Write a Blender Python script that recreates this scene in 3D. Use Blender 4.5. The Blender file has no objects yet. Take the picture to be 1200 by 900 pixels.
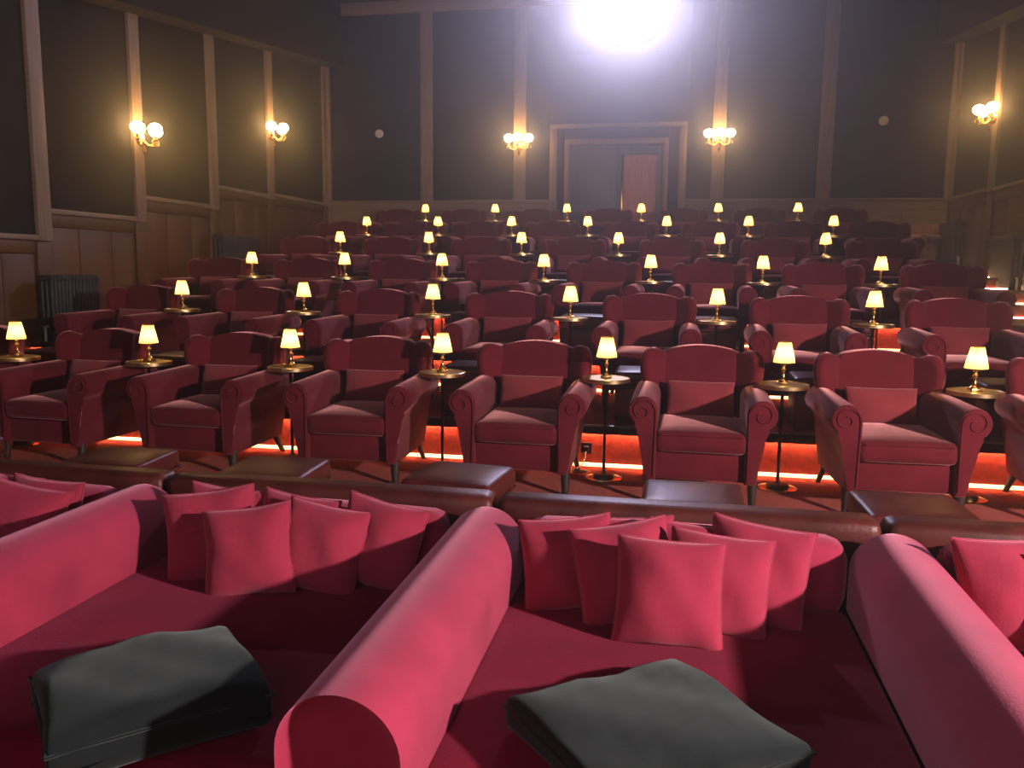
import bpy, bmesh, math, random
from mathutils import Vector, Matrix
random.seed(7)
scn = bpy.context.scene
col = scn.collection
ZO = 1.72                      # eye height above the lower floor
PI = math.pi
def R(d): return math.radians(d)

# ------------------------------------------------------------------ camera
F, YAW, PITCH, ROLL = 973.4, 0.19216, 0.13777, 0.01109
fw = Vector((-math.sin(YAW)*math.cos(PITCH), math.cos(YAW)*math.cos(PITCH), -math.sin(PITCH)))
rt = Vector((math.cos(YAW), math.sin(YAW), 0)); up = rt.cross(fw)
rt, up = rt*math.cos(ROLL)+up*math.sin(ROLL), -rt*math.sin(ROLL)+up*math.cos(ROLL)
cam = bpy.data.objects.new('camera', bpy.data.cameras.new('camera'))
m = Matrix((rt, up, -fw)).transposed().to_4x4(); m.translation = (0, 0, ZO)
cam.matrix_world = m
cam.data.sensor_width = 36; cam.data.lens = F/1200*36; cam.data.clip_start = 0.05; cam.data.clip_end = 100
col.objects.link(cam); scn.camera = cam

# ------------------------------------------------------------------ light and exposure
scn.view_settings.view_transform = 'Standard'; scn.view_settings.look = 'None'
scn.view_settings.gamma = 1; scn.view_settings.use_curve_mapping = False
scn.view_settings.exposure = 0.18
w = bpy.data.worlds.new('world'); scn.world = w; w.use_nodes = True
w.node_tree.nodes['Background'].inputs[0].default_value = (0.5, 0.45, 0.6, 1)
w.node_tree.nodes['Background'].inputs[1].default_value = 0.004
scn.cycles.use_denoising = True
scn.cycles.max_bounces = 5; scn.cycles.diffuse_bounces = 3; scn.cycles.glossy_bounces = 3
scn.cycles.transmission_bounces = 3; scn.cycles.volume_bounces = 0; scn.cycles.transparent_max_bounces = 8
scn.cycles.sample_clamp_indirect = 6.0; scn.cycles.caustics_reflective = False; scn.cycles.caustics_refractive = False

KEY_LOC = (4.40, 0.90, 2.45);  KEY_W = 2250;  KEY_COL = (1.0, 0.80, 0.80)
PROJ = (-1.03, 15.50, 4.78+ZO); PROJ_W = 33000; PROJ_COL = (1.0, 0.90, 0.90)
HALO_W = 1250;                 HALO_COL = (0.72, 0.64, 1.0)
LAMP_W = 2.3;                  LAMP_COL = (1.0, 0.66, 0.25)
SCONCE_W = 60;                 SCONCE_COL = (1.0, 0.56, 0.20)
LED_S = 215;                    LED_COL = (1.0, 0.58, 0.27)
HAZE = 0.018

def light(name, kind, loc, watts, color, radius=0.03, parent=None):
    d = bpy.data.lights.new(name, kind); d.energy = watts; d.color = color
    d.shadow_soft_size = radius
    o = bpy.data.objects.new(name, d); o.location = loc; col.objects.link(o); o.parent = parent
    return o
def aim(o, target):
    o.rotation_euler = (Vector(target)-o.location).to_track_quat('-Z', 'Y').to_euler()

key = light('house_spotlight_beam', 'SPOT', KEY_LOC, KEY_W, KEY_COL, 0.10)
key.data.spot_size = R(112); key.data.spot_blend = 0.6; aim(key, (-1.2, 4.2, 0.6))
pb = light('projector_beam', 'SPOT', PROJ, PROJ_W, PROJ_COL, 0.06)
pb.data.spot_size = R(16.5); pb.data.spot_blend = 0.15; aim(pb, (-1.1, -3.9, 4.05))
sp = light('projector_halo_light', 'SPOT', (PROJ[0], PROJ[1]-0.20, PROJ[2]), HALO_W, HALO_COL, 0.12)  # extra lamp added before the projector to make its halo in the haze
sp.data.spot_size = R(110); sp.data.spot_blend = 0.8; aim(sp, (-.5, 0, 3.2))

# ------------------------------------------------------------------ materials
def mat(name, color, rough=0.6, metal=0.0, sheen=0.0, sheen_tint=(1,1,1), sheen_rough=0.4, spec=0.5,
        noise=0.0, nscale=6.0, bump=0.0, bscale=200.0, emit=None, estr=0.0, color2=None, stretch=(1,1,1), coat=0.0):
    M = bpy.data.materials.new(name); M.use_nodes = True
    nt = M.node_tree; b = nt.nodes['Principled BSDF']
    b.inputs['Base Color'].default_value = (*color, 1); b.inputs['Roughness'].default_value = rough
    b.inputs['Metallic'].default_value = metal; b.inputs['Specular IOR Level'].default_value = spec
    b.inputs['Sheen Weight'].default_value = sheen; b.inputs['Sheen Roughness'].default_value = sheen_rough
    b.inputs['Sheen Tint'].default_value = (*sheen_tint, 1); b.inputs['Coat Weight'].default_value = coat
    if emit: b.inputs['Emission Color'].default_value = (*emit, 1); b.inputs['Emission Strength'].default_value = estr
    if noise or bump or color2:
        tc = nt.nodes.new('ShaderNodeTexCoord'); mp = nt.nodes.new('ShaderNodeMapping')
        mp.inputs['Scale'].default_value = stretch
        nt.links.new(tc.outputs['Object'], mp.inputs['Vector'])
    if noise or color2:
        n = nt.nodes.new('ShaderNodeTexNoise'); n.inputs['Scale'].default_value = nscale; n.inputs['Detail'].default_value = 5
        nt.links.new(mp.outputs[0], n.inputs['Vector'])
        rmp = nt.nodes.new('ShaderNodeValToRGB')
        c2 = color2 or tuple(c*(1+noise) for c in color); c1 = color if color2 else tuple(c*(1-noise) for c in color)
        rmp.color_ramp.elements[0].position = 0.32; rmp.color_ramp.elements[0].color = (*c1, 1)
        rmp.color_ramp.elements[1].position = 0.68; rmp.color_ramp.elements[1].color = (*c2, 1)
        nt.links.new(n.outputs['Fac'], rmp.inputs[0]); nt.links.new(rmp.outputs[0], b.inputs['Base Color'])
    if bump:
        n2 = nt.nodes.new('ShaderNodeTexNoise'); n2.inputs['Scale'].default_value = bscale; n2.inputs['Detail'].default_value = 3
        nt.links.new(mp.outputs[0], n2.inputs['Vector'])
        bp = nt.nodes.new('ShaderNodeBump'); bp.inputs['Strength'].default_value = bump; bp.inputs['Distance'].default_value = 0.01
        nt.links.new(n2.outputs['Fac'], bp.inputs['Height']); nt.links.new(bp.outputs[0], b.inputs['Normal'])
    return M

M = {}
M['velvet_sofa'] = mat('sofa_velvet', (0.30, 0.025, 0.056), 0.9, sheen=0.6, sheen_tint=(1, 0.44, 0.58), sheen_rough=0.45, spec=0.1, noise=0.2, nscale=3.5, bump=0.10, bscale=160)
M['velvet_seat_shaded'] = mat('shaded_seat_velvet', (0.13, 0.004, 0.014), 0.9, sheen=0.22, sheen_tint=(1, 0.2, 0.35), sheen_rough=0.5, spec=0.1, noise=0.22, nscale=3, bump=0.15, bscale=120)  # darker copy of the sofa velvet; grazing shade put into the colour
M['velvet_cushion'] = mat('cushion_velvet', (0.31, 0.028, 0.056), 0.9, sheen=0.6, sheen_tint=(1, 0.44, 0.54), sheen_rough=0.45, spec=0.1, noise=0.15, nscale=5, bump=0.12, bscale=150)
M['velvet_chair'] = mat('armchair_velvet', (0.105, 0.0095, 0.0145), 0.9, sheen=0.75, sheen_tint=(1, 0.46, 0.43), sheen_rough=0.35, spec=0.1, noise=0.15, nscale=6, bump=0.12, bscale=150)
M['velvet_pillow_lit'] = mat('lit_lumbar_velvet', (0.20, 0.028, 0.032), 0.9, sheen=0.5, sheen_tint=(1, 0.5, 0.5), sheen_rough=0.5, spec=0.1, noise=0.12, nscale=8, bump=0.1, bscale=150)  # brighter copy of the armchair velvet; light on the tilted pillow put in
M['tan_fabric'] = mat('tan_fabric', (0.30, 0.15, 0.10), 0.9, sheen=0.3, noise=0.15)
M['tan_cushion'] = mat('tan_cushion', (0.5, 0.30, 0.22), 0.9, sheen=0.3, noise=0.15)
M['grey'] = mat('grey_wool', (0.011, 0.0145, 0.0145), 0.95, sheen=0.17, sheen_tint=(0.8, 0.95, 0.9), sheen_rough=0.5, spec=0.05, noise=0.15, nscale=10, bump=0.08, bscale=220)
M['leather'] = mat('oxblood_leather', (0.075, 0.013, 0.011), 0.38, spec=0.2, noise=0.25, nscale=9, bump=0.12, bscale=90)
M['rail_leather'] = mat('brown_leather', (0.072, 0.016, 0.012), 0.40, spec=0.22, noise=0.3, nscale=7, bump=0.15, bscale=70)
M['darkwood'] = mat('dark_wood', (0.025, 0.016, 0.010), 0.4, noise=0.3, nscale=20)
M['brass'] = mat('brass', (0.78, 0.50, 0.17), 0.24, 1.0, noise=0.1, nscale=30)
M['brass_top'] = mat('brushed_brass', (0.50, 0.36, 0.17), 0.33, 1.0, noise=0.2, nscale=14, bump=0.05, bscale=60)
M['bronze'] = mat('dark_bronze', (0.05, 0.035, 0.025), 0.35, 1.0)
M['carpet'] = mat('red_carpet', (0.20, 0.019, 0.013), 0.97, sheen=0.2, sheen_tint=(1, .4, .3), spec=0.05, noise=0.3, nscale=26, bump=0.4, bscale=240)
M['panel'] = mat('navy_felt', (0.010, 0.015, 0.026), 0.92, noise=0.2, nscale=3, bump=0.1, bscale=120, spec=0.2)
M['panel_side'] = mat('charcoal_felt', (0.014, 0.014, 0.015), 0.92, noise=0.2, nscale=3, bump=0.1, bscale=120, spec=0.2)
M['stile'] = mat('pale_oak', (0.22, 0.155, 0.108), 0.6, noise=0.18, nscale=9, stretch=(3, 3, 0.3), bump=0.05, bscale=60)
M['rail'] = mat('oak_ledge', (0.21, 0.145, 0.10), 0.55, noise=0.18, nscale=9, stretch=(0.4, 0.4, 3))
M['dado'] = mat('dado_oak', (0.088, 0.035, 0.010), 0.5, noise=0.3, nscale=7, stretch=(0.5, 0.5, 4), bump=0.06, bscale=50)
M['dado_rear'] = mat('dado_rear_oak', (0.20, 0.14, 0.10), 0.6, noise=0.2, nscale=7, stretch=(0.5, 0.5, 4))
M['black'] = mat('black_paint', (0.008, 0.008, 0.009), 0.8)
M['plaster_black'] = mat('black_plaster', (0.010, 0.010, 0.011), 0.95, noise=0.2)
M['soffit_black'] = mat('soffit_black', (0.003, 0.003, 0.0035), 0.95)
M['iron'] = mat('grey_green_iron', (0.018, 0.024, 0.024), 0.45, spec=0.4, noise=0.2)
M['door'] = mat('lit_salmon_door', (0.78, 0.34, 0.24), 0.55, noise=0.1, nscale=8, stretch=(4, 4, 0.4))  # salmon wood brightened to stand in for warm light on the leaf
M['door_grey'] = mat('grey_door', (0.14, 0.16, 0.18), 0.5, noise=0.08)
M['white'] = mat('white_enamel', (0.75, 0.72, 0.66), 0.4, noise=0.03)
M['plastic'] = mat('black_plastic', (0.012, 0.011, 0.011), 0.35)
M['screen'] = mat('screen_white', (0.92, 0.90, 0.92), 0.9)
M['cable'] = mat('cream_cable', (0.7, 0.62, 0.45), 0.5)
M['led'] = mat('led_diffuser', (1, 0.75, 0.4), 0.6, emit=LED_COL, estr=LED_S)
M['led_soft'] = mat('led_profile', (1, 0.8, 0.5), 0.6, emit=(1.0, 0.62, 0.26), estr=3.2)
M['led_step'] = mat('led_step_profile', (1, 0.8, 0.5), 0.6, emit=LED_COL, estr=38)
M['bulb'] = mat('sconce_bulb', (1, 0.9, 0.7), 0.4, emit=SCONCE_COL, estr=SCONCE_W)
M['lens'] = mat('projector_glare', (1, 1, 1), 0.2, emit=(0.93, 0.92, 1.0), estr=5.0)  # glow of the projector's glare, spread over an oversized dome
M['crystal'] = mat('amber_crystal', (0.85, 0.55, 0.2), 0.1, spec=1.0)
M['glass'] = mat('clear_glass', (0.8, 0.9, 0.95), 0.03, spec=0.8)
M['glass'].node_tree.nodes['Principled BSDF'].inputs['Transmission Weight'].default_value = 0.95

def shade_mat():                                  # cloth lit from inside by its bulb
    Mt = bpy.data.materials.new('shade_cloth'); Mt.use_nodes = True; nt = Mt.node_tree; nt.nodes.clear()
    o = nt.nodes.new('ShaderNodeOutputMaterial'); mx = nt.nodes.new('ShaderNodeMixShader')
    d = nt.nodes.new('ShaderNodeBsdfDiffuse'); t = nt.nodes.new('ShaderNodeBsdfTranslucent')
    d.inputs[0].default_value = (0.75, 0.60, 0.32, 1); t.inputs[0].default_value = (0.88, 0.68, 0.30, 1)
    mx.inputs[0].default_value = 0.7
    nt.links.new(d.outputs[0], mx.inputs[1]); nt.links.new(t.outputs[0], mx.inputs[2]); nt.links.new(mx.outputs[0], o.inputs[0])
    return Mt
M['shade'] = shade_mat()

# ------------------------------------------------------------------ mesh helpers
def finish(bm, name, mt, smooth=40, mx=None):
    if mx is not None: bmesh.ops.transform(bm, matrix=mx, verts=bm.verts)
    bmesh.ops.recalc_face_normals(bm, faces=bm.faces)
    me = bpy.data.meshes.new(name); bm.to_mesh(me); bm.free()
    if smooth is not None:
        for p in me.polygons: p.use_smooth = True
        if smooth < 180: me.set_sharp_from_angle(angle=R(smooth))
    me.materials.append(M[mt]); return me
def ob(name, me, parent=None, loc=(0,0,0), rot=(0,0,0), **kw):
    o = bpy.data.objects.new(name, me); col.objects.link(o); o.location = loc; o.rotation_euler = rot
    o.parent = parent
    for k, v in kw.items(): o[k] = v
    return o
def empty(name, loc, rz=0, **kw):
    o = ob(name, None, None, loc, (0, 0, rz), **kw); o.empty_display_size = 0.1; return o
def box(bm, x0, x1, y0, y1, z0, z1):
    r = bmesh.ops.create_cube(bm, size=1)
    bmesh.ops.transform(bm, matrix=Matrix.Translation(((x0+x1)/2, (y0+y1)/2, (z0+z1)/2)) @ Matrix.Diagonal((x1-x0, y1-y0, z1-z0, 1)), verts=r['verts'])
    return r['verts']
def boxm(name, mt, x0, x1, y0, y1, z0, z1, bev=0.0):
    bm = bmesh.new(); box(bm, x0, x1, y0, y1, z0, z1)
    if bev: bmesh.ops.bevel(bm, geom=bm.edges[:], offset=bev, segments=2, affect='EDGES', profile=0.5)
    return finish(bm, name, mt, 30)
def rbox(bm, hx, hy, hz, r, crown=0.0, mid=3, mx=None, belly=0.0):
    """rounded, slightly stuffed box centred on the origin"""
    def cs(h):
        a = [-h, -h+r*0.3, -h+r]; n = mid
        b = [(-h+r)+(2*h-2*r)*i/(n+1) for i in range(1, n+1)]
        return a+b+[-v for v in reversed(a)]
    X, Y, Z = cs(hx), cs(hy), cs(hz); vs = {}
    def v(i, j, k):
        if (i, j, k) in vs: return vs[i, j, k]
        p = Vector((X[i], Y[j], Z[k])); c = Vector((max(-hx+r, min(hx-r, p.x)), max(-hy+r, min(hy-r, p.y)), max(-hz+r, min(hz-r, p.z))))
        d = p-c
        if d.length > 1e-9: p = c+d.normalized()*r
        fx, fy, fz = 1-(p.x/hx)**2, 1-(p.y/hy)**2, 1-(p.z/hz)**2
        if crown: p.z += crown*max(0, fx)*max(0, fy)*(1 if p.z > 0 else -0.2)
        if belly: p.y += belly*max(0, fx)*max(0, fz)*(-1 if p.y < 0 else 1); p.x += belly*max(0, fy)*max(0, fz)*(-1 if p.x < 0 else 1)
        vs[i, j, k] = bm.verts.new(p); return vs[i, j, k]
    nx, ny, nz = len(X)-1, len(Y)-1, len(Z)-1
    for i in range(nx):
        for j in range(ny):
            bm.faces.new((v(i,j,0), v(i,j+1,0), v(i+1,j+1,0), v(i+1,j,0))); bm.faces.new((v(i,j,nz), v(i+1,j,nz), v(i+1,j+1,nz), v(i,j+1,nz)))
    for i in range(nx):
        for k in range(nz):
            bm.faces.new((v(i,0,k), v(i+1,0,k), v(i+1,0,k+1), v(i,0,k+1))); bm.faces.new((v(i,ny,k), v(i,ny,k+1), v(i+1,ny,k+1), v(i+1,ny,k)))
    for j in range(ny):
        for k in range(nz):
            bm.faces.new((v(0,j,k), v(0,j,k+1), v(0,j+1,k+1), v(0,j+1,k))); bm.faces.new((v(nx,j,k), v(nx,j+1,k), v(nx,j+1,k+1), v(nx,j,k+1)))
    if mx is not None: bmesh.ops.transform(bm, matrix=mx, verts=list(vs.values()))
def rboxm(name, mt, x0, x1, y0, y1, z0, z1, r, crown=0.0, mid=3, belly=0.0):
    bm = bmesh.new()
    rbox(bm, (x1-x0)/2, (y1-y0)/2, (z1-z0)/2, r, crown, mid, Matrix.Translation(((x0+x1)/2, (y0+y1)/2, (z0+z1)/2)), belly)
    return finish(bm, name, mt, 180)
def prism(bm, pts, c0, c1, bev=0.02, seg=3, mx=None):
    """outline pts (a,b) extruded along c; local axes a=x, b=z, c=y"""
    v0 = [bm.verts.new((a, c0, b)) for a, b in pts]; v1 = [bm.verts.new((a, c1, b)) for a, b in pts]
    f0 = bm.faces.new(v0); f1 = bm.faces.new(list(reversed(v1))); n = len(pts)
    for i in range(n): bm.faces.new((v0[i], v1[i], v1[(i+1) % n], v0[(i+1) % n]))
    if bev:
        ed = list(set(f0.edges[:]+f1.edges[:]))
        bmesh.ops.bevel(bm, geom=ed, offset=bev, segments=seg, affect='EDGES', profile=0.5)
    if mx is not None: bmesh.ops.transform(bm, matrix=mx, verts=bm.verts)
def lathe(bm, prof, n=20, cap=True, mx=None):
    rings = []
    new = []
    for r, z in prof:
        ring = [bm.verts.new((r*math.cos(2*PI*i/n), r*math.sin(2*PI*i/n), z)) for i in range(n)]; rings.append(ring); new += ring
    for a, b in zip(rings, rings[1:]):
        for i in range(n): bm.faces.new((a[i], a[(i+1) % n], b[(i+1) % n], b[i]))
    if cap: bm.faces.new(list(reversed(rings[0]))); bm.faces.new(rings[-1])
    if mx is not None: bmesh.ops.transform(bm, matrix=mx, verts=new)
def lathem(name, mt, prof, n=20, cap=True, smooth=40, mx=None):
    bm = bmesh.new(); lathe(bm, prof, n, cap, mx); return finish(bm, name, mt, smooth)
def tube(bm, pts, rad, n=8, cap=True):
    pts = [Vector(p) for p in pts]; rings = []
    for i, p in enumerate(pts):
        t = (pts[min(i+1, len(pts)-1)]-pts[max(i-1, 0)]).normalized()
        a = t.orthogonal().normalized() if i == 0 else (rings_a - t*rings_a.dot(t)).normalized()
        rings_a = a; b = t.cross(a); r = rad[i] if isinstance(rad, (list, tuple)) else rad
        rings.append([bm.verts.new(p+a*r*math.cos(2*PI*k/n)+b*r*math.sin(2*PI*k/n)) for k in range(n)])
    for A, B in zip(rings, rings[1:]):
        for k in range(n): bm.faces.new((A[k], A[(k+1) % n], B[(k+1) % n], B[k]))
    if cap: bm.faces.new(list(reversed(rings[0]))); bm.faces.new(rings[-1])
def tubem(name, mt, pts, rad, n=8):
    bm = bmesh.new(); tube(bm, pts, rad, n); return finish(bm, name, mt, 60)
def pillow(w_, h_, t_, seed=0, pinch=0.06, n=16):
    """stuffed cushion lying in x (width) / z (height), thickness along y, with pulled-out corners"""
    rnd = random.Random(seed); bm = bmesh.new()
    ph = [rnd.uniform(0, 6.28) for _ in range(6)]
    g = [[[None]*(n+1) for _ in range(n+1)] for _ in range(2)]
    for s in range(2):
        for i in range(n+1):
            for j in range(n+1):
                u = -math.cos(PI*i/n); v = -math.cos(PI*j/n)
                edge = i in (0, n) or j in (0, n)
                if s == 1 and edge: g[1][i][j] = g[0][i][j]; continue
                x = u*w_/2*(1-pinch*(1-v*v)) ; z = v*h_/2*(1-pinch*(1-u*u))
                prof = (max(0, 1-u*u)*max(0, 1-v*v))**0.42
                y = t_/2*prof*(1+0.10*math.sin(3*u+ph[0])*math.cos(2.5*v+ph[1])+0.05*math.sin(7*u+5*v+ph[2]))
                wob = 0.006*math.sin(5*u+ph[3])+0.006*math.sin(4*v+ph[4])
                g[s][i][j] = bm.verts.new((x, (-y if s == 0 else y)+wob, z))
    for s in range(2):
        for i in range(n):
            for j in range(n):
                q = [g[s][i][j], g[s][i+1][j], g[s][i+1][j+1], g[s][i][j+1]]
                bm.faces.new(q if s == 0 else q[::-1])
    return bm, [g[0][i][0].co.copy() for i in range(n+1)]+[g[0][n][j].co.copy() for j in range(1, n+1)]+[g[0][i][n].co.copy() for i in range(n-1, -1, -1)]+[g[0][0][j].co.copy() for j in range(n-1, -1, -1)]
ORD = ['first', 'second', 'third', 'fourth', 'fifth', 'sixth', 'seventh', 'eighth']
ROWN = ['front', 'second', 'third', 'fourth', 'fifth', 'back']

# ------------------------------------------------------------------ room shell
XL, XR, YW, YF, ZC = -6.92, 4.63, 15.9, -4.3, 7.6
FL0 = -1.475+ZO; RISE = 0.316
def tier_z(k): return FL0+RISE*k
def tier_y(k): return 3.66 if k == 0 else 6.16+1.733*(k-1)
AX = 3.12                                          # right aisle starts here
ob('floor', boxm('floor', 'carpet', XL, XR, YF, 3.66, -0.1, 0.0), kind='structure', label='red carpeted lower floor in front of the tiers')
ob('ceiling', boxm('ceiling', 'plaster_black', XL-.2, XR+.2, YF-.2, YW+1.6, ZC, ZC+.1), kind='structure', label='black ceiling high above the seats')
for k in range(6):
    y0, y1 = tier_y(k), (tier_y(k+1) if k < 5 else YW)
    z = tier_z(k)
    t = ob('tier_floor', boxm('tier_floor', 'carpet', XL, XR, y0, y1, -0.1, z), kind='structure',
           label='red carpeted tier carrying the %s row of armchairs' % ROWN[k])
    if k:
        ob('nosing', boxm('nosing', 'bronze', XL, AX, y0-0.034, y0+0.02, z-0.028, z+0.004, 0.004), t)
        ob('led_shield_lip', boxm('led_shield_lip', 'bronze', XL, AX, y0-0.034, y0-0.029, z-0.062, z-0.027), t)  # lip added to keep the nosing LED's light off the floor
        # LED profile at the foot of the riser and a slimmer one under the nosing
        s = empty('led_strip', ((XL+AX)/2, y0, tier_z(k-1)), label='warm glowing LED strip along the %s-row riser' % ROWN[k], category='light strip', group='step lights')
        hw = (AX-XL)/2-.02
        ob('foot_profile', boxm('foot_profile', 'led_soft', -hw, hw, -0.026, -0.002, 0.004, 0.026), s)
        ob('nosing_strip', boxm('nosing_strip', 'led', -hw, hw, -0.026, -0.012, RISE-.040, RISE-.030), s)
        st = ob('aisle_step', boxm('aisle_step', 'carpet', AX, XR, y0-0.33, y0, tier_z(k-1), z-RISE/2), kind='structure',
           label='carpeted half step in the right-hand aisle below the %s tier' % ROWN[k])
        ob('nosing', boxm('nosing', 'bronze', AX, XR, y0-0.35, y0-0.31, z-RISE/2-0.025, z-RISE/2+0.004, 0.004), st)
        ob('nosing', boxm('nosing', 'bronze', AX, XR, y0-0.02, y0+0.02, z-0.025, z+0.004, 0.004), st)
        ob('led_strip', boxm('led_strip', 'led_step', AX+.03, XR-.03, y0-0.345, y0-0.333, tier_z(k-1)+0.004, tier_z(k-1)+0.016), 
           label='glowing LED strip at the foot of the right aisle half step below the %s tier' % ROWN[k], category='light strip', group='step lights')
        ob('led_strip', boxm('led_strip', 'led_step', AX+.03, XR-.03, y0-0.015, y0-0.003, z-RISE/2+0.004, z-RISE/2+0.016), 
           label='glowing LED strip at the right aisle end of the %s tier riser' % ROWN[k], category='light strip', group='step lights')

wl = ob('wall_left', boxm('wall_left', 'plaster_black', XL-.2, XL, YF, YW+.2, -0.1, ZC), kind='structure', label='dark panelled left side wall')
wr = ob('wall_right', boxm('wall_right', 'plaster_black', XR, XR+.2, YF, YW+.2, -0.1, ZC), kind='structure', label='dark panelled right side wall')
ob('wall_front', boxm('wall_front', 'plaster_black', XL-.2, XR+.2, YF-.2, YF, -0.1, ZC), kind='structure', label='black wall behind the cinema screen')
# rear wall with a doorway
DX0, DX1, DZ1 = -2.05, -0.30, 2.30+ZO
bm = bmesh.new()
box(bm, XL-.2, DX0, YW, YW+.2, -0.1, ZC); box(bm, DX1, XR+.2, YW, YW+.2, -0.1, ZC); box(bm, DX0, DX1, YW, YW+.2, DZ1, ZC)
wb = ob('wall_rear', finish(bm, 'wall_rear', 'plaster_black', None), kind='structure', label='dark panelled rear wall with the projection port')

def sidewall(wall, X, s, segs, stiles):
    """segs: (y0,y1,z of rail top) ; s=+1 left wall (faces +x) or -1"""
    def bx(name, mt, d0, d1, y0, y1, z0, z1, bev=0.004):
        a, b = sorted((X+s*d0, X+s*d1)); return ob(name, boxm(name, mt, a, b, y0, y1, z0, z1, bev), wall)
    for y0, y1, zt in segs:
        zt += ZO
        bx('rail', 'rail', 0.0, 0.065, y0, y1, zt-0.055, zt)
        bx('rail', 'dado', 0.0, 0.04, y0, y1, zt-0.20, zt-0.056)
        fz = max(-0.02, zt-2.2); n = 3
        for i in range(n):                        # dado boards
            a = y0+(y1-y0)*i/n; b = y0+(y1-y0)*(i+1)/n
            bx('dado_board', 'dado', 0.0, 0.026, a+.004, b-.004, fz, zt-0.204)
        bx('felt_panel', 'panel_side', 0.0, 0.03, y0+.1, y1-.1, zt+0.004, min(ZC-.02, zt+4.5), 0.006)
    for y, zt in stiles:
        bx('stile', 'stile', 0.0, 0.075, y-.10, y+.10, zt+ZO-0.06, ZC-.05)
        bx('pilaster', 'dado', 0.0, 0.055, y-.12, y+.12, zt+ZO-1.6, zt+ZO-0.07)
sidewall(wl, XL, 1, [(6.35, 8.15, .31), (8.15, 9.88, .61), (9.88, 11.68, .90), (11.68, 13.50, 1.21), (13.50, 15.88, 1.25), (4.6, 6.35, 0.0)],
         [(6.35, .0), (8.15, .31), (9.88, .61), (11.68, .90), (13.50, 1.21), (15.80, 1.25)])
sidewall(wr, XR, -1, [(8.15, 9.95, .61), (9.95, 11.9, .95), (11.9, 13.88, 1.28), (13.88, 15.88, 1.30)],
         [(8.15, .31), (9.95, .61), (11.9, .95), (13.88, 1.28), (15.82, 1.30)])
def sof(name, x0, x1, lab):                        # sloping dark soffit over the side wall panels
    bm = bmesh.new(); prof = [(4.0, 2.42+ZO), (15.89, 3.86+ZO), (15.89, ZC-.01), (4.0, ZC-.01)]
    v0 = [bm.verts.new((x0, y, z)) for y, z in prof]; v1 = [bm.verts.new((x1, y, z)) for y, z in prof]
    bm.faces.new(v0); bm.faces.new(v1[::-1])
    for i in range(4): bm.faces.new((v0[i], v1[i], v1[(i+1) % 4], v0[(i+1) % 4]))
    return ob(name, finish(bm, name, 'soffit_black', None), kind='structure', label=lab)
sof('soffit_left', XL+.001, XL+.42, 'black sloping soffit above the left wall panels')
sof('soffit_right', XR-.42, XR-.001, 'black sloping soffit above the right wall panels')

RZ = 1.30+ZO                                       # rear rail
def rb(name, mt, x0, x1, d, z0, z1, bev=0.004, parent=wb): return ob(name, boxm(name, mt, x0, x1, YW-d, YW+.001, z0, z1, bev), parent)
for x0, x1 in ((XL+.02, -2.36), (0.03, XR-.02)):
    rb('rail', 'rail', x0, x1, 0.09, RZ-0.035, RZ); rb('rail', 'dado_rear', x0, x1, 0.04, RZ-0.20, RZ-0.036)
    n = 6
    for i in range(n): rb('dado_board', 'dado_rear', x0+(x1-x0)*i/n+.004, x0+(x1-x0)*(i+1)/n-.004, 0.03, tier_z(5)+.1, RZ-0.204)
    rb('baseboard', 'dado_rear', x0, x1, 0.045, tier_z(5)+.005, tier_z(5)+.1)
for x in (-4.81, -2.985, 0.665, 2.50): rb('stile', 'stile', x-.115, x+.115, 0.075, RZ+.001, 4.78+ZO)
rb('stile', 'stile', XL+.03, XL+.14, 0.075, RZ+.001, 4.78+ZO); rb('stile', 'stile', XR-.14, XR-.03, 0.075, RZ+.001, 4.78+ZO)
rb('beam', 'rail', XL+.05, XR-.05, 0.10, 4.78+ZO, 5.0+ZO, 0.01)
px = [XL+.14, -4.81, -2.985, -2.34]; 
for a, b in ((XL+.14, -4.925), (-4.695, -3.10), (-2.87, -2.42), (0.12, 0.55), (0.78, 2.385), (2.615, XR-.14)):
    rb('felt_panel', 'panel', a+.01, b-.01, 0.03, RZ+.004, 4.77+ZO, 0.006)
rb('felt_panel', 'panel', -2.41, 0.11, 0.028, 2.68+ZO, 3.9+ZO, 0.006)
# door surround
rb('door_surround', 'stile', -2.41, -2.27, 0.07, tier_z(5), 2.62+ZO); rb('door_surround', 'stile', -0.03, 0.10, 0.07, tier_z(5), 2.62+ZO)
rb('door_surround', 'stile', -2.41, 0.10, 0.08, 2.60+ZO, 2.675+ZO)
rb('felt_panel', 'panel', -2.262, -2.13, 0.03, RZ, 2.595+ZO); rb('felt_panel', 'panel', -0.215, -0.035, 0.03, RZ, 2.595+ZO); rb('felt_panel', 'panel', -2.13, -0.215, 0.03, 2.40+ZO, 2.595+ZO)
# door_1: casing, vestibule, closed grey leaf, open salmon leaf brightened as if warmly lit
d1 = empty('door_1', (-1.17, YW, tier_z(5)), kind='structure', label='double doorway in the rear wall, right leaf salmon, brightened as if warmly lit')
def dp(name, mt, x0, x1, y0, y1, z0, z1, bev=0.004, par=d1):
    L = d1.location; return ob(name, boxm(name, mt, x0-L.x, x1-L.x, y0-L.y, y1-L.y, z0-L.z, z1-L.z, bev), par)
Z5 = tier_z(5)
dp('casing', 'stile', -2.13, -2.04, YW-.06, YW+.2, Z5, 2.39+ZO); dp('casing', 'stile', -0.31, -0.22, YW-.06, YW+.2, Z5, 2.39+ZO)
dp('casing', 'stile', -2.13, -0.22, YW-.07, YW+.2, 2.30+ZO, 2.40+ZO)
lf = dp('door_leaf', 'door_grey', -2.035, -1.16, YW+.05, YW+.10, Z5+.01, 2.295+ZO, 0.006)
lf['label'] = 'closed grey-blue door leaf'
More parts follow.
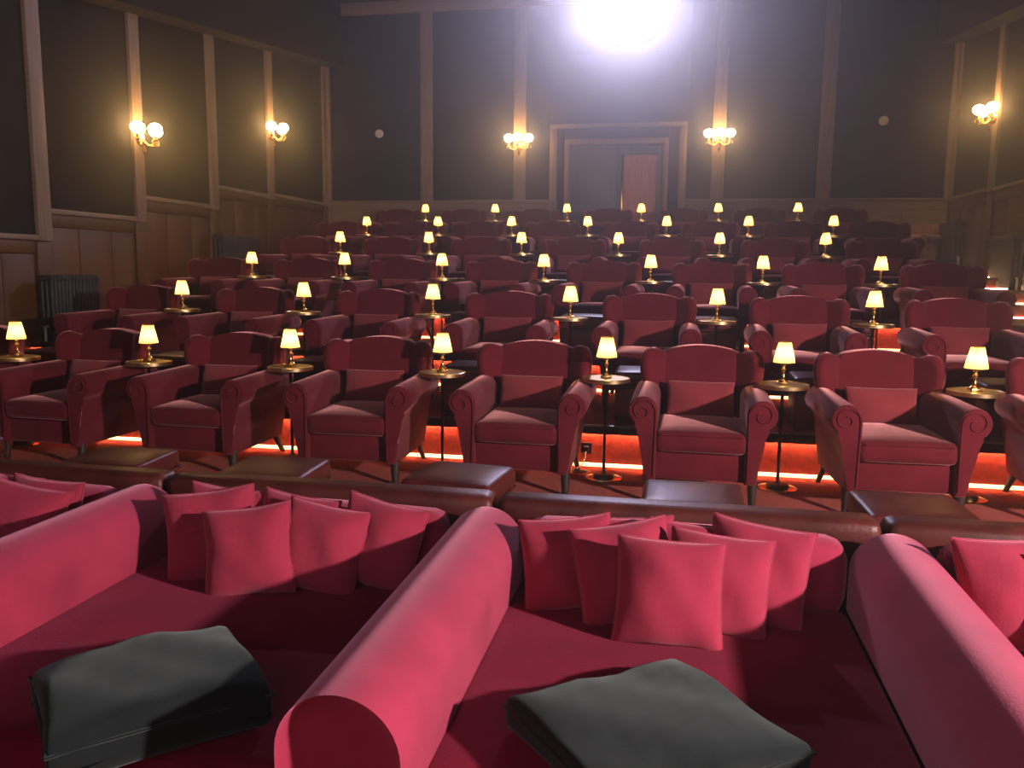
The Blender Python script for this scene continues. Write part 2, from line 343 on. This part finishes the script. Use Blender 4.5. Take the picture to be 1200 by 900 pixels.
for z0, z1 in ((.25, .95), (1.1, 2.0)):
    ob('door_panel', boxm('door_panel', 'door_grey', -1.93+1.17, -1.28+1.17, .038, .055, z0, z1, 0.012), lf)
ob('push_plate', boxm('push_plate', 'white', -1.20+1.17, -1.165+1.17, .03, .05, .72, 1.02, 0.004), lf)
lf2 = dp('door_leaf', 'door', -1.04, -0.43, YW+.16, YW+.205, Z5+.01, 2.13+ZO, 0.006); lf2['label'] = 'salmon door leaf with warm light put into its colour'
ob('door_panel', boxm('door_panel', 'door', -.95+1.17, -.52+1.17, .148, .165, .2, 1.0, 0.012), lf2); ob('door_panel', boxm('door_panel', 'door', -.95+1.17, -.52+1.17, .148, .165, 1.15, 1.9, 0.012), lf2)
dp('door_frame', 'door_grey', -1.16, -1.09, YW+.12, YW+.22, Z5, 2.29+ZO); dp('door_frame', 'door_grey', -0.43, -0.31, YW+.10, YW+.22, Z5, 2.29+ZO); dp('door_frame', 'door_grey', -1.09, -0.43, YW+.12, YW+.22, 2.14+ZO, 2.29+ZO)
dp('light_gap_strip', 'brass', -1.088, -1.05, YW+.14, YW+.17, Z5+.9, Z5+1.55)  # brass strip standing in for the lit gap beside the leaf
ob('wall_vestibule', boxm('wall_vestibule', 'plaster_black', DX0-.2, DX1+.2, YW+.9, YW+1.0, Z5-.1, DZ1+.3), kind='structure', label='dark vestibule wall behind the rear doors')

# cinema screen on the front wall
cs = empty('cinema_screen', (-1.1, YF+.05, 1.3), label='large white cinema screen with black masking on the front wall', category='screen')
ob('screen_surface', boxm('screen_surface', 'screen', -4.2, 4.2, 0.02, 0.05, 0.1, 5.3), cs)
for a in ((-4.4, -4.2, 0, .1, 0, 5.4), (4.2, 4.4, 0, .1, 0, 5.4), (-4.4, 4.4, 0, .1, -.1, .1), (-4.4, 4.4, 0, .1, 5.3, 5.5)): ob('masking', boxm('masking', 'black', *a, 0.01), cs)

# ------------------------------------------------------------------ sofas (daybeds)
SEAT = -1.30+ZO; PITCHX = 1.62; ARMX = -0.752
def arm_mesh(mt='velvet_sofa'):
    # bolster arm: half-round top on straight sides, softly rounded at both ends
    r, zc, y0, y1, e = 0.160, 0.140, -0.835, 0.84, 0.075
    prof = [(-r, -.02), (-r, zc*.5)]+[(-r*math.cos(PI*i/20), zc+r*math.sin(PI*i/20)) for i in range(21)]+[(r, zc*.5), (r, -.02)]
    bm = bmesh.new(); rings = []
    def ring(y, ins):
        k = (r-ins)/r; return [bm.verts.new((x*k, y, z if z < zc*.6 else zc+(z-zc)*k)) for x, z in prof]
    for i in range(6): a = PI/2*i/5; rings.append(ring(y0+e*(1-math.sin(a)), e*(1-math.cos(a))*0+e*(1-math.sin(PI/2*i/5))**1.0*(1 if i < 5 else 0)*0+e*(1-math.sqrt(max(0, 1-(1-math.sin(a))**2)))))
    for i in range(1, 8): rings.append(ring(y0+e+(y1-y0-2*e)*i/8, 0.0))
    for i in range(6): a = PI/2*i/5; rings.append(ring(y1-e*(1-math.sin(a)), e*(1-math.cos(a))))
    for A, B in zip(rings, rings[1:]):
        for i in range(len(prof)-1): bm.faces.new((A[i], A[i+1], B[i+1], B[i]))
    bm.faces.new(rings[0]); bm.faces.new(rings[-1][::-1])
    return finish(bm, 'arm', mt, 70)
ARM = arm_mesh()
sofa_lab = ['leftmost red velvet daybed sofa, cut off by the left edge', 'red velvet daybed sofa with a long grey cushion lying on it',
            'red velvet daybed sofa in the centre with a square grey cushion on it', 'rightmost red velvet daybed sofa, cut off by the right edge']
for i in range(4):
    ax = ARMX+(i-2)*PITCHX                         # arm on the left side of sofa i
    s = empty('daybed_sofa', (ax+PITCHX/2, 2.56, 0), label=sofa_lab[i], category='sofa', group='velvet daybeds in the front')
    W = PITCHX/2
    ob('base', boxm('base', 'velvet_seat_shaded', -W-.157, W-.161, -.66, .90, 0.06, SEAT-.17, 0.02), s)
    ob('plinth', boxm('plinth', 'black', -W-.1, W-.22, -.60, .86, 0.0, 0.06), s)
    sm = ob('seat_mattress', rboxm('seat_mattress', 'velvet_seat_shaded', -W+.10, W-.162, -.70, .74, SEAT-.17, SEAT, 0.05, 0.012, 6), s)
    ob('piping', tubem('piping', 'velvet_seat_shaded', [(-W+.2, -.69, SEAT-.03), (W-.2, -.69, SEAT-.03)], 0.008, 6), sm)
    ob('backrest', rboxm('backrest', 'velvet_sofa', -W+.175, W-.175, .70, .90, SEAT-.05, SEAT+.262, 0.075, 0.012, 4, 0.01), s)
    ob('armrest', ARM, s, (-W, 0, SEAT))
    if i == 3: ob('armrest', ARM, s, (W, 0, SEAT))
    # leather rail behind, one padded length per sofa
    tl = ['at the far left', 'behind the sofa with the long grey cushion', 'behind the centre sofa', 'at the far right'][i]
    rl = empty('leather_rail', (ax+W, 3.55, 0), label='padded brown leather rail %s' % tl, category='rail', group='padded rails behind the sofas')
    ob('padding', rboxm('padding', 'rail_leather', -W+.006, W-.006, -.085, .095, SEAT-.02, -0.998+ZO, 0.05, 0.004, 4, .004), rl)
    ob('panel', boxm('panel', 'rail_leather', -W+.006, W-.006, -.07, .095, 0.0, SEAT-.02, 0.01), rl)

def cushion(x, y, size, yaw, lean, roll, seed, lab, z=SEAT, t=0.165, mt='velvet_cushion', h=None):
    h = h or size; bm, rim = pillow(size, h, t, seed)
    e = empty('scatter_cushion', (x, y, z), R(yaw), label=lab, category='cushion', group='pink velvet scatter cushions')
    mx = Matrix.Rotation(R(-lean), 4, 'X') @ Matrix.Translation((0, 0, h/2*0.96)) @ Matrix.Rotation(R(roll), 4, 'Y')
    ob('cover', finish(bm, 'cover', mt, 180, mx), e)
    bm2 = bmesh.new(); tube(bm2, rim, 0.0045, 5, False); ob('piping', finish(bm2, 'piping', mt, 180, mx), e)
    return e
C = [ # x, y(bottom), size, yaw, lean, roll, label
 (-.36, 3.08, .38, 12, 12, -5, 'dark-side pink cushion leaning at the left end of the centre sofa'),
 (-.13, 3.00, .40, 14, 14, -8, 'shaded pink cushion second from the left on the centre sofa'),
 (.02, 2.83, .40, 3, 14, 2, 'frontmost bright pink square cushion on the centre sofa'),
 (.19, 2.965, .39, 0, 12, 5, 'pink cushion right behind the frontmost one on the centre sofa'),
 (.33, 3.10, .40, -8, 10, 6, 'rightmost pink cushion on the centre sofa, bright upper corner'),
 (-.14, 3.165, .37, 0, 8, -4, 'pink cushion wedged at the back of the centre sofa, only its top edge showing left'),
 (.10, 3.175, .36, 4, 8, 4, 'pink cushion wedged at the back of the centre sofa behind the frontmost one'),
 (-1.87, 3.06, .40, 16, 10, -7, 'dark pink cushion at the left end of the sofa with the long grey cushion'),
 (-1.64, 2.93, .38, 10, 14, -8, 'frontmost bright pink cushion on the sofa with the long grey cushion'),
 (-1.38, 3.03, .38, 4, 14, 9, 'pink cushion right of the frontmost one above the long grey cushion'),
 (-1.17, 3.13, .38, -4, 10, 9, 'rightmost pink cushion on the sofa with the long grey cushion'),
 (-1.88, 3.18, .38, 4, 6, 5, 'back pink cushion peeking out above the dark one on the second sofa'),
 (-1.55, 3.17, .37, 0, 6, 6, 'back pink cushion peeking out between the upright ones on the second sofa'),
 (-2.74, 2.96, .40, 8, 12, 10, 'nearest pink cushion on the leftmost sofa'),
 (-2.75, 3.12, .38, 2, 8, 4, 'rightmost pink cushion at the back of the leftmost sofa'),
 (-2.99, 3.16, .38, 2, 8, 5, 'back pink cushion cut off by the left edge on the leftmost sofa'),
 (1.22, 3.05, .42, 3, 10, -3, 'left pink cushion on the rightmost sofa'),
 (1.43, 2.93, .40, -4, 12, 2, 'pink cushion cut off by the right edge on the rightmost sofa')]
for i, c in enumerate(C): cushion(c[0], c[1]-.03, c[2]*.95, c[3], c[4]+8, c[5], 20+i, c[6])

def grey(x, y, sx, sy, t, rz, seed, lab):
    e = empty('floor_cushion', (x, y, SEAT+.012), R(rz), label=lab, category='cushion', group='dark grey cushions on the daybeds')
    bm = bmesh.new(); rbox(bm, sx/2, sy/2, t/2, t*0.22, 0.02, 7, Matrix.Translation((0, 0, t/2)))
    rnd = random.Random(seed); ph = [rnd.uniform(0, 6.28) for _ in range(6)]
    for v in bm.verts:
        u, q = v.co.x/(sx/2), v.co.y/(sy/2)
        v.co.x *= 1+0.05*(q*q)-0.03; v.co.y *= 1+0.06*(u*u)-0.04
        if v.co.z > t*.3: v.co.z += 0.012*math.sin(3*u+ph[0])*math.cos(2.5*q+ph[1])-0.018*(abs(u*q))**2+0.006*math.sin(8*u+5*q+ph[2])
    ob('cover', finish(bm, 'cover', 'grey', 180), e)
    zt = t*0.62; X, Y = sx/2*1.015, sy/2*1.015
    pts = [(-X, -Y, zt)]+[(X*u/4, -Y*.965, zt) for u in range(-3, 4)]+[(X, -Y, zt)]+[(X*.975, Y*u/4, zt) for u in range(-3, 4)]+[(X, Y, zt)]+[(X*u/4, Y*.965, zt) for u in range(3, -4, -1)]+[(-X, Y, zt)]+[(-X*.975, Y*u/4, zt) for u in range(3, -4, -1)]+[(-X, -Y, zt)]
    ob('seam', tubem('seam', 'grey', pts, 0.005, 5), e)
grey(-1.43, 1.99, .56, .47, .155, 45, 3, 'long dark grey cushion lying askew on the left sofa')
grey(-.02, 2.13, .60, .56, .10, 39, 5, 'flat square dark grey cushion lying on the centre sofa')

# ------------------------------------------------------------------ wingback armchair (shared meshes)
def chair_parts():
    P = []                                         # (name, mesh, loc, rot, children)
    v = 'velvet_chair'
    P.append(('seat_base', rboxm('seat_base', v, -.33, .33, -.40, .34, .15, .345, .03, 0, 2), []))
    sc = rboxm('seat_cushion', v, -.285, .285, -.455, .24, .335, .475, .045, .018, 4, .006)
    pp = tubem('piping', v, [(-.25, -.458, .452), (.25, -.458, .452)], .006, 6)
    P.append(('seat_cushion', sc, [('piping', pp)]))
    # backrest: arched slab, raked
    pts = [(-.30, .30), (.30, .30), (.30, .86), (.265, .905)]
    for i in range(1, 12):
        a = i/12; x = .265-.53*a; pts.append((x, .905+.045*math.sin(PI*a)**.8))
    pts += [(-.265, .905), (-.30, .86)]
    bm = bmesh.new(); prism(bm, pts, -.07, .07, .045, 4, Matrix.Translation((0, .33, 0)) @ Matrix.Shear('XZ', 4, (0, .0)) if False else Matrix.Translation((0, .34, .0)))
    for q in bm.verts: q.co.y += (q.co.z-.40)*.14 - (.03*max(0, 1-(q.co.x/.3)**2) if q.co.y < .34 else 0)*-1
    P.append(('backrest', finish(bm, 'backrest', v, 60), []))
    # wings: ear shaped, flared outwards
    ear = [(-.02, .42), (.06, .46), (.145, .56), (.20, .65), (.235, .74), (.245, .82), (.23, .885), (.185, .925), (.125, .93), (.07, .905), (-.02, .88)]
    for s in (-1, 1):
        bm = bmesh.new(); prism(bm, ear, -.05, .05, .042, 5)
        # ear a-axis runs forward (-y) and outward
        A = Vector((s*.70, -.71, 0)).normalized(); N = Vector((A.y, -A.x, 0))*1
        for q in bm.verts:
            a, c, b = q.co.x, q.co.y, q.co.z
            q.co = Vector((s*.238, .36+(b-.4)*.13, b))+A*a+N*c
        P.append(('wing', finish(bm, 'wing', v, 60), []))
    # scroll arms
    for s in (-1, 1):
        pts = [(.275, .15), (.345, .15), (.365, .30), (.38, .46), (.40, .505)]
        cx, cz, rr = .365, .595, .093
        for i in range(0, 15):
            a = R(-62+i*(62+182)/14); pts.append((cx+rr*math.cos(a), cz+rr*math.sin(a)))
        pts += [(.275, .50)]
        pts = [(s*a, b) for a, b in pts]
        bm = bmesh.new(); prism(bm, pts, -.445, .36, .015, 3)
        for q in bm.verts:                         # arm rises a little to the wing, tucks in at the foot
            if q.co.z > .5: q.co.z += .03*max(0, (q.co.y+.1))
            if q.co.z > .45: q.co.y += .0
        am = finish(bm, 'arm', v, 55)
        sp = [(s*.29, -.45, .18), (s*.285, -.45, .50)]
        for i in range(0, 25):
            a = R(180-i*19); r_ = .080-.0026*i; sp.append((s*(cx+r_*math.cos(a)), -.45, cz+r_*math.sin(a)))
        P.append(('arm', am, [('piping', tubem('piping', v, sp, .0042, 5))]))
    bm, rim = pillow(.46, .245, .12, 5, .04, 12)
    mx = Matrix.Translation((0, .175, .595)) @ Matrix.Rotation(R(-14), 4, 'X')
    P.append(('lumbar_pillow', finish(bm, 'lumbar_pillow', 'velvet_pillow_lit', 180, mx), []))
    for s in (-1, 1):
        P.append(('leg', tubem('leg', 'darkwood', [(s*.325, -.385, .17), (s*.33, -.40, 0.0)], [.034, .022], 10), []))
        P.append(('leg', tubem('leg', 'darkwood', [(s*.30, .30, .17), (s*.325, .40, 0.0)], [.03, .017], 8), []))
    return P
CH = chair_parts()
def put(parts, root):
    for n, me, kids in parts:
        o = ob(n, me, root)
        for kn, km in kids: ob(kn, km, o)
# ottoman
def otto_parts():
    P = [('body', boxm('body', 'leather', -.235, .235, -.225, .225, .03, .275, .012), []),
         ('lid_cushion', rboxm('lid_cushion', 'leather', -.245, .245, -.235, .235, .285, .40, .03, .012, 4, .004),
          [('piping', tubem('piping', 'leather', [(-.24, -.237, .29), (.24, -.237, .29), (.247, .23, .29), (-.247, .23, .29), (-.24, -.237, .29)], .006, 6))])]
    for x in (-.2, .2):
        for y in (-.19, .19): P.append(('foot', lathem('foot', 'darkwood', [(.022, 0), (.028, .015), (.024, .035)], 10, mx=Matrix.Translation((x, y, 0))), []))
    return P
OT = otto_parts()
# side table
TH = 0.728
def table_parts():
    top = lathem('table_top', 'brass_top', [(.160, TH-.030), (.170, TH-.026), (.170, TH-.002), (.166, TH), (.163, TH-.004), (.001, TH-.004)], 40, True, 35)
    pole = lathem('pole', 'bronze', [(.011, .03), (.011, TH-.06), (.03, TH-.032), (.03, TH-.028)], 12)
    base = lathem('base', 'brass', [(.130, 0), (.130, .008), (.122, .012), (.080, .013)], 32)
    hub = lathem('hub', 'bronze', [(.075, .012), (.075, .034), (.066, .04), (.018, .042), (.012, .06)], 24)
    return [('table_top', top, []), ('pole', pole, []), ('base', base, [('hub', hub)])]
TB = table_parts()
# lamp
def lamp_parts():
    foot = boxm('foot', 'brass', -.036, .036, -.036, .036, 0, .018, .004)
    stem = lathem('stem', 'brass', [(.030, .018), (.031, .024), (.020, .034), (.011, .05), (.0085, .075), (.011, .085), (.017, .095), (.0175, .102), (.010, .110), (.009, .118), (.016, .126), (.022, .132), (.022, .138), (.008, .142), (.007, .155)], 16)
    n = 48; bm = bmesh.new(); rings = []
    for k in range(7):
        t = k/6; z = .146+.140*t; rad = .071-.031*t
        rings.append([bm.verts.new(((rad*(1+.022*(1 if i % 2 else -1)))*math.cos(2*PI*i/n), (rad*(1+.022*(1 if i % 2 else -1)))*math.sin(2*PI*i/n), z)) for i in range(n)])
    for a, b in zip(rings, rings[1:]):
        for i in range(n): bm.faces.new((a[i], a[(i+1) % n], b[(i+1) % n], b[i]))
    sh = finish(bm, 'lamp_shade', 'shade', 180)
    def ring(r_, z): return tubem('trim_band', 'brass', [(r_*math.cos(2*PI*i/32), r_*math.sin(2*PI*i/32), z) for i in range(33)], .0026, 5)
    return [('foot', foot, []), ('stem', stem, []), ('lamp_shade', sh, [('trim_band', ring(.072, .146)), ('trim_band', ring(.0405, .286))])]
LP = lamp_parts()
LD = bpy.data.lights.new('lamp_bulb', 'POINT'); LD.energy = LAMP_W; LD.color = LAMP_COL; LD.shadow_soft_size = 0.016

ROWS = [(-5.216, 1.190, 7), (-4.8286, 1.2982, 6), (-4.9969, 1.1802, 7), (-4.5923, 1.2796, 6), (-4.8596, 1.1734, 7), (-4.4204, 1.2669, 6)]
for k, (x0, S, n) in enumerate(ROWS):
    yt = 5.798+1.7336*k; z = tier_z(k); row = ROWN[k]
    for i in range(n):
        x = x0+i*S
        t = empty('side_table', (x, yt, z), random.uniform(0, 6), label='round brass side table, %s from the left in the %s row' % (ORD[i], row), category='table', group='brass side tables')
        put(TB, t)
        l = empty('table_lamp', (x, yt+.01, z+TH-.004), random.uniform(-.3, .3), label='small lit brass table lamp, %s from the left in the %s row' % (ORD[i], row), category='lamp', group='brass table lamps')
        put(LP, l)
        b = bpy.data.objects.new('lamp_bulb', LD); col.objects.link(b); b.parent = l; b.location = (0, 0, .205)
    for i in range(n+1):
        xc = x0+(i-.5)*S + .055 + (0.03 if i == 0 else 0)
        pos = 'leftmost' if i == 0 else ('rightmost' if i == n else ORD[i]+' from the left')
        rz = random.uniform(-.05, .05)
        c = empty('wingback_armchair', (xc, yt-.12, z), rz, label='dark red velvet wingback armchair, %s in the %s row' % (pos, row), category='armchair', group='velvet wingback armchairs')
        put(CH, c)
        if k == 0: continue
        if k > 3: continue
        e = empty('footstool', (xc+random.uniform(-.05, .05), tier_y(k)+.30, z), random.uniform(-.04, .04), label='oxblood leather footstool before the armchair that is %s in the %s row' % (pos, row), category='footstool', group='leather footstools')
        put(OT, e)
OTX = [(-4.35, 4.20, 0, 'at the far left'), (-3.07, 4.10, 5, 'before the second armchair from the left'), (-2.11, 4.08, 3, 'before the third armchair from the left'),
       (-1.09, 4.18, -6, 'before the fourth armchair from the left'), (.12, 4.06, 0, 'before the fifth armchair from the left'), (1.13, 4.08, 2, 'before the sixth armchair from the left')]
for x, y, a, lab in OTX:
    e = empty('footstool', (x, y, FL0), R(a), label='oxblood leather footstool in front of the front row, '+lab, category='footstool', group='leather footstools'); put(OT, e)

# ------------------------------------------------------------------ wall sconces
def sconce(loc, rz, lab):
    s = empty('wall_sconce', loc, rz, label=lab, category='sconce', group='gilt wall sconces')    # faces -y locally
    ob('backplate', lathem('backplate', 'brass', [(.09, 0), (.085, .015), (.05, .03), (.02, .04)], 20, mx=Matrix.Rotation(R(90), 4, 'X')), s)
    ob('finial', lathem('finial', 'brass', [(.012, .09), (.02, .11), (.03, .14), (.018, .17), (.024, .19), (.004, .23)], 12, mx=Matrix.Translation((0, -.05, 0))), s)
    for j, (ax, ay) in enumerate(((-.19, -.10), (0, -.22), (.19, -.10))):
        a = ob('arm', tubem('arm', 'brass', [(0, -.03, 0), (ax*.4, ay*.5, -.08), (ax*.85, ay*.9, -.07), (ax, ay, -.02)], .011, 8), s)
        ob('candle_cup', lathem('candle_cup', 'brass', [(.012, -.03), (.045, -.015), (.04, -.005), (.018, 0), (.018, .05)], 14, mx=Matrix.Translation((ax, ay, 0))), a)
        ob('bulb', lathem('bulb', 'bulb', [(.014, .045), (.055, .065), (.085, .105), (.083, .145), (.055, .18), (.014, .195)], 16, mx=Matrix.Translation((ax, ay, 0)), smooth=180), a)
        for q in range(3):
            an = 2*PI*q/3+.4
            ob('crystal_drop', lathem('crystal_drop', 'crystal', [(.002, 0), (.013, -.02), (.008, -.035), (.001, -.05)], 6, mx=Matrix.Translation((ax+.04*math.cos(an), ay+.04*math.sin(an), -.02))), a)
    ob('pendant', lathem('pendant', 'brass', [(.004, -.20), (.022, -.17), (.03, -.14), (.014, -.10), (.02, -.08)], 12, mx=Matrix.Translation((0, -.05, 0))), s)
sconce((XL+.08, 9.90, 1.60+ZO), R(90), 'lit gilt sconce on the left wall nearest the camera')
sconce((XL+.08, 13.50, 2.20+ZO), R(90), 'lit gilt sconce on the left wall near the far corner')
sconce((-2.985, YW-.08, 2.30+ZO), 0, 'lit gilt sconce on the rear wall left of the doorway')
sconce((.665, YW-.08, 2.32+ZO), 0, 'lit gilt sconce on the rear wall right of the doorway')
sconce((XR-.08, 13.90, 2.30+ZO), R(-90), 'lit gilt sconce on the right wall')

# ------------------------------------------------------------------ projector in a port enlarged to the size of its glare
pr = empty('projector', (-1.03, YW-.105, 4.86+ZO), label='white projector high on the rear wall, glare built as an oversized dome', category='projector')
RX = Matrix.Rotation(R(90), 4, 'X')
ob('lens', lathem('lens', 'lens', [(.84, .0), (.79, .10), (.62, .17), (.34, .215), (.02, .225)], 40, mx=RX, smooth=180), pr)  # oversized glowing dome; the projector's bloom is put into its size
ob('port_ring', lathem('port_ring', 'black', [(.845, -.09), (.87, -.09), (.87, .03), (.86, .035), (.845, .03), (.845, -.09)], 40, False, mx=RX), pr)
# round discs on the rear wall
for x, z, lab in ((-5.77, 2.575, 'left'), (3.43, 2.615, 'right')):
    e = empty('wall_spotlight', (x, YW-.03, z+ZO), label='small round white wall light on the rear wall panel, %s one' % lab, category='wall light', group='round wall lights')
    ob('rim', lathem('rim', 'white', [(.08, 0), (.08, .03), (.07, .04), (.065, .03)], 24, False, mx=RX), e); ob('diffuser', lathem('diffuser', 'white', [(.066, 0), (.065, .03), (.035, .045), (.002, .05)], 24, mx=RX), e)

# ------------------------------------------------------------------ radiators
def radiator(loc, rz, n, h, lab):
    r = empty('radiator', loc, rz, label=lab, category='radiator', group='cast iron radiators')
    bm = bmesh.new()
    for y in (-.06, .0, .06): rbox(bm, .022, .024, h/2-.03, .02, 0, 1, Matrix.Translation((0, y, h/2)))
    rbox(bm, .027, .09, .035, .025, 0, 1, Matrix.Translation((0, 0, h-.035))); rbox(bm, .027, .09, .035, .025, 0, 1, Matrix.Translation((0, 0, .085)))
    me = finish(bm, 'section', 'iron', 60)
    for i in range(n): ob('section', me, r, ((i-(n-1)/2)*.056, 0, 0))
    for x in (-1, 1):
        ob('foot', boxm('foot', 'iron', x*(n-1)/2*.056-.025, x*(n-1)/2*.056+.025, -.08, .08, 0, .06, .01), r)
    ob('valve', tubem('valve', 'white', [(n/2*.056+.03, 0, .0), (n/2*.056+.03, 0, .16), (n/2*.056-.01, 0, .16)], .016, 8), r)
radiator((XL+.20, 8.32, tier_z(2)), R(-90), 14, .72, 'dark cast iron radiator against the left wall nearest the camera')
radiator((XL+.20, 12.05, tier_z(4)), R(-90), 20, .68, 'dark cast iron radiator farther along the left wall')
radiator((XR-.16, 15.15, tier_z(5)), R(-90), 14, .74, 'dark radiator on the right wall near the far corner')
radiator((XR-.16, 12.75, tier_z(4)), R(-90), 16, .74, 'dark radiator on the right wall beside the aisle steps')

# ------------------------------------------------------------------ tan armchair in the far right corner
tm = {}
def retint(me, mt):
    if me.name not in tm:
        c = me.copy(); c.materials[0] = M[mt]; tm[me.name] = c
    return tm[me.name]
ta = empty('tan_armchair', (3.92, 15.28, tier_z(5)), R(-35), label='pale tan armchair in the far right corner', category='armchair'); ta.scale = (.78, .78, .78)
for n_, me, kids in CH:
    o = ob(n_, me if n_ == 'leg' else retint(me, 'tan_cushion' if n_ == 'lumbar_pillow' else 'tan_fabric'), ta)
    for kn, km in kids: ob(kn, retint(km, 'tan_fabric'), o)

# ------------------------------------------------------------------ small things
def socket(x, y, z, lab, cable=True):
    s = empty('wall_socket', (x, y, z), label=lab, category='socket', group='riser sockets')
    ob('plate', boxm('plate', 'plastic', -.042, .042, -.012, 0, -.042, .042, .004), s)
    for dx in (-.018, .018): ob('outlet', boxm('outlet', 'bronze', dx-.012, dx+.012, -.014, -.011, -.014, .014, .002), s)
    if cable:
        ob('plug', rboxm('plug', 'plastic', -.018, .022, -.045, -.012, -.02, .02, .008), s)
        ob('cable', tubem('cable', 'cable', [(.002, -.04, -.015), (0, -.055, -.06), (-.02, -.07, -.11), (-.06, -.09, z*0-.141), (-.12, -.12, -.143)], .005, 6), s)
socket(-.615, 6.118, -1.327+ZO, 'black socket with a plugged cable on the lit riser by the fifth front-row table')
socket(1.655, 7.85, -.665+ZO-.33, 'black socket on the lit riser under the right second-row table', False)
e = empty('floor_plate', (-.645, 5.93, FL0), label='flat round brass plate on the carpet beside the table base', category='floor plate')
ob('disc', lathem('disc', 'brass', [(.085, 0), (.085, .006), (.078, .010), (.06, .008)], 28), e); ob('cover', lathem('cover', 'bronze', [(.058, .006), (.056, .012), (.01, .014)], 20), e)
g = empty('drinking_glass', (-3.98, 4.75, FL0), label='small clear drinking glass standing on the carpet at the far left', category='glass')
ob('tumbler', lathem('tumbler', 'glass', [(.028, .0), (.036, .11), (.033, .11), (.025, .008), (.001, .008)], 20, True), g)
# spotlight housing that throws the key light
hs = empty('house_spotlight', KEY_LOC, label='black house spotlight on the right wall by the screen', category='spotlight')
dirv = (Vector((-1.2, 4.2, 0.6))-Vector(KEY_LOC)).normalized(); hs.rotation_euler = dirv.to_track_quat('-Z', 'Y').to_euler()
ob('housing', lathem('housing', 'black', [(.14, -.02), (.15, .0), (.15, .24), (.08, .30), (.02, .31)], 24, False), hs)
ob('bracket', tubem('bracket', 'black', [(0, 0, .28), (.12, -.2, .38)], .015, 8), hs)

# ------------------------------------------------------------------ thin haze added so the projector glare forms a halo
hz = ob('haze', boxm('haze', 'black', XL+.003, XR-.003, YF+.2, YW-.003, 0.001, ZC-.003), label='thin haze added through the whole auditorium to carry the projector halo', category='haze', kind='stuff')
HM = bpy.data.materials.new('haze'); HM.use_nodes = True; nt = HM.node_tree; nt.nodes.clear()
o_ = nt.nodes.new('ShaderNodeOutputMaterial'); v_ = nt.nodes.new('ShaderNodeVolumeScatter')
v_.inputs['Color'].default_value = (1, 1, 1, 1); v_.inputs['Density'].default_value = HAZE; v_.inputs['Anisotropy'].default_value = 0.90
nt.links.new(v_.outputs[0], o_.inputs['Volume'])
hz.data.materials.clear(); hz.data.materials.append(HM); hz.display_type = 'WIRE'
